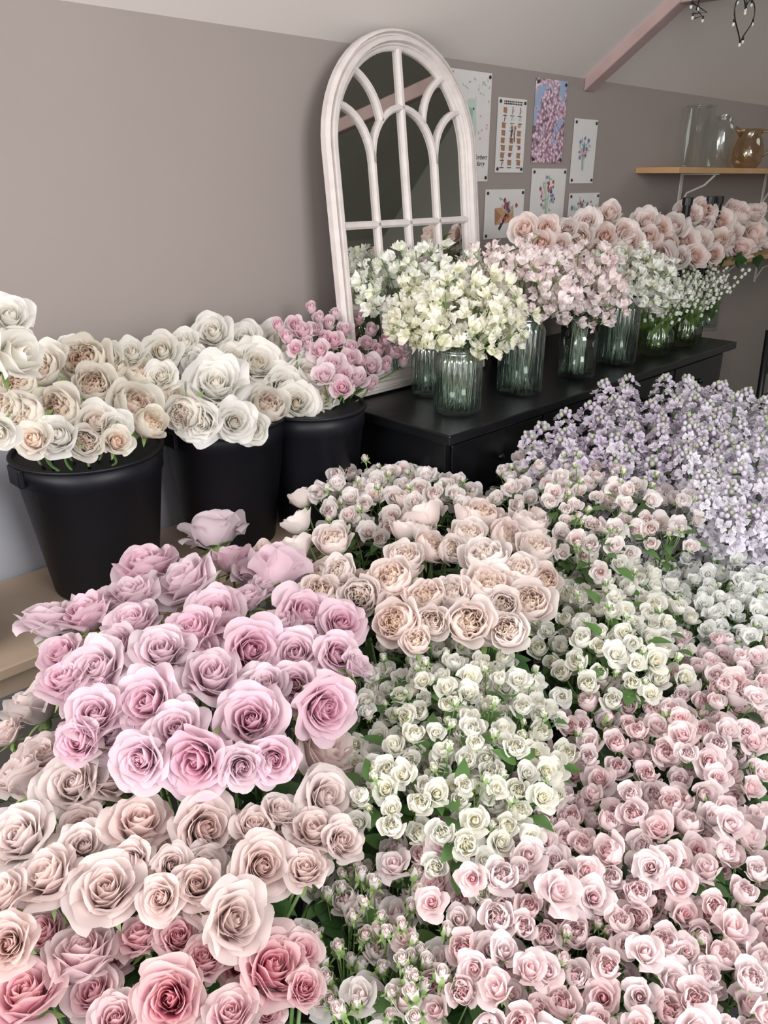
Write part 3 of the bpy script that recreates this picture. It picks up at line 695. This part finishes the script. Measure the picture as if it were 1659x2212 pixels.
sprays([(1120, 1880, 190, 180)], 31, .15, .74, .11, .78, .03, .0232, .066, 'sp_pink', [K_, K_, H_, U_], 7, 1, 'blush pink spray rose', 'bunch below white one', 'pink spray roses below the white bunch', 7)
sprays([(1480, 1830, 190, 150)], 31, .44, .86, .11, .78, .03, .0232, .066, 'sp_pink', [K_, K_, H_, U_], 7, 1, 'blush pink spray rose', 'lower right pink bunch', 'pink spray roses at the lower right', 8)
sprays([(1180, 2100, 170, 110), (1450, 2080, 180, 120)], 38, .30, .56, .11, .77, .03, .0235, .064, 'sp_pink', [K_, K_, H_, U_], 7, 1, 'ruffled blush pink spray rose', 'bottom right pink bunch', 'pink spray roses at the bottom right', 9)
sprays([(790, 1960, 90, 90), (870, 2150, 120, 70)], 11, -.02, .60, .09, .73, .03, .027, .06, 'sp_palepink', [U_, K_], 3, 8, 'pale budding spray rose', 'bottom centre bunch', 'budding spray roses at the bottom centre', 10, .3, lm='leafm')

# floor buckets
for (x, y, r, lab) in [(-.30, 1.10, .14, 'lilac pink roses'), (-.36, .80, .12, 'beige pink roses'), (-.22, .50, .11, 'deep pink roses'), (.12, 1.36, .13, 'peach garden roses'), (.04, 1.62, .11, 'pink white spray roses before the cabinet'),
        (.52, 1.70, .12, 'blush spray roses before the stocks'), (.46, 1.36, .12, 'ivory spray roses beside the peach roses'), (.10, .98, .11, 'white spray roses in the middle'), (.76, 1.50, .12, 'small white spray roses at right'),
        (.55, 1.13, .11, 'upper right pink spray roses'), (.15, .74, .11, 'pink spray roses below the white bunch'), (.44, .86, .11, 'lower right pink spray roses'), (.30, .56, .11, 'bottom right pink spray roses'), (-.02, .60, .09, 'budding spray roses'),
        (.74, 2.00, .13, 'left lilac stocks'), (1.04, 2.10, .13, 'right pale stocks')]:
    bucket(Vector((x, y, .001)), r, r*.74, .3, 'black floor bucket holding the '+lab, 'buckets on the floor')

# ---------- stocks ----------
def stock_mesh(mat, seed):
    rg = random.Random(seed); mb = MB()
    n = 40
    for i in range(n):
        q_ = i/n; z = -.27+.275*q_; a = i*2.39996; rr = .042*(1-.55*q_)
        f = Vector((math.cos(a), math.sin(a), .35+.9*q_)).normalized(); R = .030*(1-.4*q_)*rg.uniform(.8, 1.2)
        m3 = (f+Vector((rg.uniform(-.3, .3), rg.uniform(-.3, .3), 0))).to_track_quat('Z', 'Y').to_matrix(); c = Vector((rr*math.cos(a), rr*math.sin(a), z))
        t = MB()
        for j in range(10):
            add_petal(t, j*2.4+rg.random(), .05, .1, (.6+.05*j), .8, 8+6*j, 14+6*j, 30+7*j, j/9, .05, 10, .13, .3, 0, 5, 4, rg)
        mb.add([c+m3 @ (Vector(v)*R) for v in t.v], t.f, t.col)
    for i in range(8):
        a = i*2.39996; q_ = i/8; rr = .014*math.sqrt(1-q_)+.002; z = .006+.018*q_
        mb.cur = 1 if i % 4 == 3 else 0; mb.ball((rr*math.cos(a), rr*math.sin(a), z), .0066*(1-.25*q_), 7, 5, 1.2, col=(0, .5, .2))
    return mb.mesh('flower_spike', [PM[mat], M['sepalg']])
STK = [stock_mesh('stock', i) for i in range(4)]; STW = [stock_mesh('stockw', i+5) for i in range(4)]
mb = MB()
for i in range(14):
    a = i*2.4; z = -.44+.020*i; leaflet(mb, (0, 0, z), (math.cos(a), math.sin(a), .9), .10, .009, (0, 0, 1))
SLEAF = mb.mesh('foliage', M['leafl'])
def stocks(poly, n, bx, by, z0, z1, ms, label, group, seed):
    rg = random.Random(seed); sites = []
    def inside(x, y):
        c = False; j = len(poly)-1
        for i in range(len(poly)):
            if (poly[i][1] > y) != (poly[j][1] > y) and x < (poly[j][0]-poly[i][0])*(y-poly[i][1])/(poly[j][1]-poly[i][1])+poly[i][0]: c = not c
            j = i
        return c
    ys = [q_[1] for q_ in poly]; xs = [q_[0] for q_ in poly]
    for i in range(n):
        best = None; bd = -1
        for _ in range(24):
            while True:
                px = rg.uniform(min(xs), max(xs)); py = rg.uniform(min(ys), max(ys))
                if inside(px, py): break
            e = (py-min(ys))/(max(ys)-min(ys))
            p = P(px, py, z1+(z0-z1)*e)
            if st(p)[1] < .74: p = PT(px, py, .74+rg.uniform(0, .05))
            d = min([(p-q_).length for q_ in sites], default=9)
            if d > bd: bd = d; best = p
        p = best+Vector((0, 0, rg.uniform(-.02, .015))); sites.append(best)
        mouth = Vector((bx, by, .29))+clampr(Vector((p.x-bx, p.y-by, 0))*.45+rv(.02), .11)
        base = Vector((bx, by, .03))+clampr(rv(.05), .06); ax = p-mouth; L = ax.length; q_ = quat_to(ax, rg.uniform(0, 6))
        o = root('stock_flower', mouth, label, 'flower', group, q_)
        child('stem', STEM, o, (0, 0, 0), IDQ, (1.3, 1.3, L-.02)); lower_stem(o, q_.inverted(), mouth, base, 1.3)
        child('flower_spike', rg.choice(ms), o, (0, 0, L), IDQ, rg.uniform(.9, 1.15)); child('foliage', SLEAF, o, (0, 0, L), IDQ, 1)
stocks([(1135, 945), (1255, 868), (1325, 818), (1480, 820), (1560, 850), (1560, 1040), (1400, 1010), (1160, 990)], 36, .74, 2.00, .90, 1.07, STK, 'lilac stock spike in the left stock bucket', 'lilac stocks in the left bucket', 1)
stocks([(1480, 828), (1600, 838), (1690, 882), (1690, 1130), (1560, 1110), (1480, 1050)], 34, 1.04, 2.10, .88, 1.04, STW, 'pale whitish lilac stock spike at the right edge', 'pale stocks in the right bucket', 2)

# ---------- shelves ----------
def shelf(s0, s1, z, label, br):
    o = root('wall_shelf', W((s0+s1)/2, .1, z), label, 'shelf', None, RZ); L = (s1-s0)/2
    mb = MB(); mb.box(-L, L, -.1, .1, 0, .024); mb.build('shelf_board', M['pine'], o, False, .002)
    for x in br:
        x -= (s0+s1)/2
        mb = MB(); mb.box(x-.012, x+.012, -.08, .098, -.006, 0); mb.box(x-.012, x+.012, .092, .098, -.17, -.006)
        mb.tube([(x, -.065, -.006), (x, -.02, -.05), (x, .06, -.085), (x, .092, -.15)], .005, 6); mb.build('bracket', M['bracket'], o, False)
    return z+.024
zs = shelf(3.44, 5.3, 1.612, 'upper pine wall shelf carrying the clear jars and amber jug', (3.88, 4.9))
shelf(3.95, 5.3, 1.19, 'lower pine shelf on the wall at the right edge', (4.3, 5.0))
def onshelf(px, t=.1):
    p = PT(px, 350, t); s, _ = st(p); return W(s, t, zs+.001)
p = onshelf(1500); o = root('glass_vase', p, 'tall straight clear glass vase, left one on the upper shelf', 'vase', 'glassware on the upper shelf', RZ)
mb = MB(); mb.lathe([(.055, 0), (.06, .01), (.06, .245), (.064, .25)], 48); mb.build('vase_body', M['glass_c'], o)
mb = MB(); mb.lathe([(.0645, .246), (.0665, .25), (.0645, .254), (.0625, .25)], 48); mb.build('rim', M['glass_c'], o)
p = onshelf(1550, .11); o = root('glass_jar', p, 'clear screw neck storage jar between the tall vase and amber jug', 'jar', 'glassware on the upper shelf', RZ)
mb = MB(); mb.lathe([(.05, 0), (.058, .01), (.058, .16), (.05, .19), (.04, .2), (.04, .225)], 48); mb.build('jar_body', M['glass_c'], o)
mb = MB(); mb.lathe([(.0405, .205), (.043, .208), (.0405, .211), (.043, .217), (.0405, .22)], 40); mb.build('neck_ring', M['glass_c'], o)
p = onshelf(1612, .1); o = root('jug', p, 'amber glass jug with a handle on the upper shelf', 'jug', 'glassware on the upper shelf', IDQ)
mb = MB(); mb.lathe([(.05, 0), (.07, .03), (.074, .08), (.062, .125), (.05, .15), (.06, .18)], 48); mb.build('jug_body', M['glass_a'], o)
mb = MB(); mb.tube([(.052, 0, .165), (.09, 0, .172), (.115, 0, .13), (.105, 0, .08), (.074, 0, .055)], .0075, 8); mb.build('handle', M['glass_a'], o)
mb = MB(); mb.tube([(-.045, 0, .155), (-.082, 0, .188)], .018, 8, .007); mb.build('spout', M['glass_a'], o)

# ---------- black rack and chair at right ----------
o = root('rack', W(3.55, .3, 0), 'black metal upright rack standing beyond the end of the cabinet', 'rack', None, RZ)
for x in (-.2, .02, .1):
    mb = MB(); mb.tube([(x, 0, 0), (x, 0, 1.5)], .017, 12); mb.lathe([(.001, 0), (.021, 0), (.021, .03), (.001, .032)], 12, c=(x, 0, 1.49)); mb.build('upright', M['metal'], o, False)
mb = MB(); mb.box(-.24, .14, -.02, .02, 1.1, 1.13); mb.box(-.24, .14, -.02, .02, .3, .33); mb.build('crossbar', M['metal'], o, False)
o = root('chair', W(4.0, .75, 0), 'black wooden chair in the dark corner beyond the cabinet', 'chair', None, RZ)
mb = MB(); mb.box(-.2, .2, -.2, .2, .44, .47); mb.build('seat', M['metal'], o, False, .005)
for x in (-.18, .18):
    mb = MB(); mb.tube([(x, -.18, 0), (x*.95, -.17, .44)], .016, 8); mb.build('leg', M['metal'], o)
    mb = MB(); mb.tube([(x, .2, 0), (x*.95, .18, .44), (x*.95, .2, .95)], .016, 8); mb.build('leg', M['metal'], o)
for z in (.6, .75, .9):
    mb = MB(); mb.box(-.17, .17, .175, .195, z, z+.04); mb.build('back_slat', M['metal'], o, False, .003)

# ---------- posters ----------
def poster(x0, y0, x1, y1, label, art):
    a = PT(x0, y0, .004); b = PT(x1, y1, .004); c1 = PT(x0, y1, .004); c2 = PT(x1, y0, .004)
    s0 = (st(a)[0]+st(c1)[0])/2; s1 = (st(b)[0]+st(c2)[0])/2; z1 = (a.z+c2.z)/2; z0 = (b.z+c1.z)/2
    w, h = s1-s0, z1-z0
    o = root('poster', W((s0+s1)/2, .003, z0), label, 'poster', 'prints pinned on the wall', RZ)
    mb = MB(); mb.box(-w/2, w/2, -.0008, .0008, 0, h); mb.build('sheet', M['photo'] if art == 'photo' else M['paper'], o, False)
    for sx in (-1, 1):
        for zz in (.012, h-.012):
            mb = MB(); mb.lathe([(.0055, 0), (.006, .002), (.004, .004), (.001, .0045)], 12)
            mb.v = [(sx*(w/2-.012)+x, -.0012-z, zz+y) for x, y, z in mb.v]; mb.build('pin', M['pin'], o)
    if callable(art): art(o, w, h)
    return o
class Art:
    def __init__(s, o): s.o = o; s.m = {}; s.n = 0
    def poly(s, mat, pts):
        mb = s.m.setdefault(mat, MB()); s.n += 1; y = -.0012-.00002*s.n
        mb.add([(x, y, z) for x, z in pts], [tuple(range(len(pts)))])
    def blob(s, mat, x, z, r, rz=None, wob=.15, n=14):
        q_ = random.uniform(0, 6); rz = rz or r
        s.poly(mat, [(x+r*(1+wob*math.sin(3*t+q_))*math.cos(t), z+rz*(1+wob*math.sin(4*t+q_))*math.sin(t)) for t in [2*math.pi*i/n for i in range(n)]])
    def line(s, mat, pts, w):
        for (x0, z0), (x1, z1) in zip(pts, pts[1:]):
            L = math.hypot(x1-x0, z1-z0)+1e-9; nx, nz = -(z1-z0)/L*w/2, (x1-x0)/L*w/2
            s.poly(mat, [(x0+nx, z0+nz), (x0-nx, z0-nz), (x1-nx, z1-nz), (x1+nx, z1+nz)])
    def leaf(s, mat, x, z, a, L):
        c, d = math.cos(a), math.sin(a); s.poly(mat, [(x+c*q_*L-d*w_*L, z+d*q_*L+c*w_*L) for q_, w_ in ((0, 0), (.35, .16), (.7, .12), (1, 0), (.7, -.12), (.35, -.16))])
    def done(s):
        for k, mb in s.m.items(): mb.build('illustration', M[k], s.o, False)
def text(o, body, x, z, size, mat='ink', shear=.35):
    cu = bpy.data.curves.new('t', 'FONT'); cu.body = body; cu.size = size; cu.shear = shear; cu.align_x = 'CENTER'; cu.extrude = .0001
    t = bpy.data.objects.new('t', cu); C.objects.link(t); bpy.context.view_layer.update()
    me = bpy.data.meshes.new_from_object(t); bpy.data.objects.remove(t); me.materials.clear(); me.materials.append(M[mat])
    l = link('lettering', me, o); l.location = (x, -.0022, z); l.rotation_euler = (math.pi/2, 0, 0)
def bouquet(cx, cz, w, h, cols, stemc='art_green', n=26):
    def f(o, W_, H_):
        a = Art(o)
        for i in range(9):
            x = random.uniform(-w, w)*.5; a.line(stemc, [(cx+x*.15, cz-h*.5), (cx+x*.3, cz-.1*h), (cx+x, cz+h*random.uniform(.1, .5))], .0016)
        for i in range(n):
            t = random.uniform(0, 6.28); e = math.sqrt(random.random()); x, z = cx+w*.5*e*math.cos(t), cz+h*.1+h*.33*e*math.sin(t)
            if i % 3 == 0: a.leaf('art_green', x, z, random.uniform(0, 6.28), .022)
            else: a.blob(random.choice(cols), x, z, random.uniform(.004, .009))
        a.done()
    return f
m, nt, b = newmat('blossom_photo'); M['photo'] = m
tc = nt.nodes.new('ShaderNodeTexCoord'); vo = nt.nodes.new('ShaderNodeTexVoronoi'); vo.inputs['Scale'].default_value = 85
nz = nt.nodes.new('ShaderNodeTexNoise'); nz.inputs['Scale'].default_value = 9; nz.inputs['Detail'].default_value = 4
cr = nt.nodes.new('ShaderNodeValToRGB'); e = cr.color_ramp.elements
e[0].color = lin('#e6d6dd'); e[0].position = .15; e[1].color = lin('#5c4d60'); e[1].position = .85
q2 = e.new(.5); q2.color = lin('#b890a2')
cr2 = nt.nodes.new('ShaderNodeValToRGB'); e2 = cr2.color_ramp.elements; e2[0].position = .54; e2[1].position = .58; e2[0].color = (0, 0, 0, 1); e2[1].color = (1, 1, 1, 1)
mx = nt.nodes.new('ShaderNodeMix'); mx.data_type = 'RGBA'; mx.inputs[7].default_value = lin('#90a2bf')
for a_, b_ in ((tc.outputs['Object'], vo.inputs['Vector']), (tc.outputs['Object'], nz.inputs['Vector']), (vo.outputs['Distance'], cr.inputs[0]), (nz.outputs[0], cr2.inputs[0]), (cr2.outputs[0], mx.inputs[0]), (cr.outputs[0], mx.inputs[6]), (mx.outputs[2], b.inputs['Base Color'])): nt.links.new(a_, b_)
b.inputs['Roughness'].default_value = .4
def art1(o, w, h):
    a = Art(o)
    a.blob('art_pale', .0, h*.56, .04, .07); a.blob('art_pale', .005, h*.66, .028, .035); a.poly('art_pale', [(.01, h*.71), (.03, h*.79), (.03, h*.69)])
    a.blob('art_green', .0, h*.6, .016, .03); a.blob('ink', .018, h*.67, .004)
    for i in range(16): a.leaf('art_green', random.uniform(-.05, .10), random.uniform(h*.78, h*.97), random.uniform(0, 6), random.uniform(.008, .018))
    for i in range(7): a.blob('art_pink', random.uniform(.03, .1), random.uniform(h*.4, h*.75), .004)
    a.done(); text(o, 'Norbert', w*.28, h*.21, .022); text(o, 'Harry', w*.28, h*.15, .022)
def art2(o, w, h):
    a = Art(o)
    for zz in (.955, .925):
        x = -w*.3
        while x < w*.3: L = random.uniform(.004, .009); a.line('ink', [(x, h*zz), (x+L, h*zz)], .005); x += L+.003
    for r_ in range(8):
        for c_ in range(3):
            x = (c_-1)*w*.28+random.uniform(-.004, .004); z = h*(.84-.1*r_)
            k = random.choice('abcd')
            if k == 'a': a.blob(random.choice(['art_brown', 'kraft', 'art_red']), x, z, .009, .006)
            elif k == 'b': a.poly('art_brown', [(x-.01, z-.008), (x+.01, z-.01), (x+.011, z+.008), (x-.009, z+.009)])
            elif k == 'c': a.line('ink', [(x, z-.012), (x+.003, z+.012)], .003); a.blob('art_pink', x+.006, z, .005)
            else: a.line('art_green', [(x-.006, z-.01), (x, z+.01), (x+.006, z-.008)], .002)
            a.line('ink', [(x-.012, z-.017), (x+.012, z-.017)], .0022)
    a.line('ink', [(0, h*.42), (-.004, h*.52), (.002, h*.6)], .004); a.line('ink', [(.02, h*.42), (.016, h*.52), (.02, h*.6)], .004); a.blob('art_brown', .002, h*.615, .006); a.blob('art_brown', .02, h*.615, .006)
    a.done()
def art5(o, w, h):
    a = Art(o); a.poly('kraft', [(-.055, h*.28), (.06, h*.33), (.052, h*.66), (-.06, h*.62)])
    a.poly('art_brown', [(-.055, h*.28), (-.02, h*.47), (-.06, h*.62)]); a.line('ink', [(-.03, h*.18), (.0, h*.4), (.012, h*.5)], .012)
    for i in range(22):
        x, z = .012+random.gauss(0, .018), h*.6+random.gauss(0, .02)
        if i % 3: a.blob(random.choice(['art_pink', 'art_red', 'art_plum']), x, z, .008)
        else: a.leaf('art_green', x, z, random.uniform(0, 3.1), .026)
    a.done()
poster(968, 152, 1058, 392, 'tall print with a green animal painting and handwritten name, half behind mirror', art1)
poster(1073, 212, 1134, 373, 'white poster with rows of tiny sketches and two small figures', art2)
poster(1153, 171, 1220, 352, 'photo print of pink blossom against blue sky', 'photo')
poster(1236, 257, 1286, 396, 'narrow white print of a small mauve bouquet with stems, rightmost', lambda o, w, h: bouquet(0, h*.48, w*.5, h*.55, ['art_pink', 'art_plum', 'art_blue'])(o, w, h))
poster(1047, 409, 1130, 514, 'landscape print of flowers in a kraft paper envelope', art5)
poster(1146, 364, 1219, 492, 'white print of a tall branching bouquet below the blossom photo', lambda o, w, h: bouquet(0, h*.5, w*.5, h*.85, ['art_plum', 'art_pink', 'art_red', 'art_blue'], n=34)(o, w, h))
poster(1227, 417, 1291, 500, 'small print of dark plum and blue flowers above the blush roses', lambda o, w, h: bouquet(0, h*.55, w*.8, h*.6, ['art_plum', 'art_blue', 'art_red'], n=40)(o, w, h))

# ---------- string lights ----------
def strand(pts, nb, label, s_, t_, z_=2.15):
    o = root('string_lights', W(s_, t_, z_), label, 'string lights', None, RZ)
    mb = MB(); mb.tube(pts, .0022, 5); mb.build('wire', M['metal'], o)
    for i in range(nb):
        p = Vector(pts[int((i+.5)/nb*len(pts))])+Vector((random.uniform(-.01, .01), 0, -.008))
        mb = MB(); mb.ball(p-Vector((0, 0, .005)), .005, 8, 6, 1.3); mb.build('bulb', M['bulb'], o)
        mb = MB(); mb.tube([p+Vector((0, 0, .001)), p+Vector((0, 0, .010))], .0032, 6); mb.build('bulb_cap', M['metal'], o)
hp = [(0, 0, 0)]
for i in range(33):
    t = 2*math.pi*i/32; hp.append((.08*math.sin(t)**3, .0, -.065+.0045*(13*math.cos(t)-5*math.cos(2*t)-2*math.cos(3*t)-math.cos(4*t))))
strand(hp, 8, 'black wire heart with small frosted bulbs hanging from the tie beam', 3.0, .57)
strand([(-.02+.012*i*math.cos(i*2.1), -.01, -.0-.012*(4-abs(i-4))*1.2) for i in range(9)], 4, 'small tangle of wire and bulbs on the tie beam left of the heart', 2.99, .41)

# ---------- light ----------
w = bpy.data.worlds.new('World'); S.world = w; w.use_nodes = True
w.node_tree.nodes['Background'].inputs[0].default_value = (.98, .97, 1, 1); w.node_tree.nodes['Background'].inputs[1].default_value = 1.35
def area(loc, tgt, size, e, col, name):
    l = bpy.data.lights.new(name, 'AREA'); l.shape = 'RECTANGLE'; l.size, l.size_y = size; l.energy = e; l.color = col
    o = link(name, l); o.location = loc; o.rotation_euler = (Vector(tgt)-Vector(loc)).to_track_quat('-Z', 'Y').to_euler(); return o
area((-2.2, -1.0, 1.8), (-.3, 2.0, .98), (2.0, 1.3), 90, (1, .98, .97), 'door_light')
area((2.1, -1.1, 2.4), (.8, 1.8, 1.0), (1.8, 1.4), 100, (1, .99, .985), 'window_light')
area(W(4.7, 1.3, 2.45), W(4.0, 1.3, .5), (.8, .8), 7, (.99, 1, .98), 'added_fill')  # added fill lamp brightening the mirrored room and shelf end, no real fixture

cam = bpy.data.cameras.new('Camera'); co = link('Camera', cam)
cam.sensor_fit = 'VERTICAL'; cam.sensor_height = 36; cam.lens = 36*F/2212; cam.clip_start = .02
co.location = CAM; co.rotation_euler = (math.pi/2-PIT, 0, 0); S.camera = co
S.view_settings.view_transform = 'Standard'; S.view_settings.exposure = 0
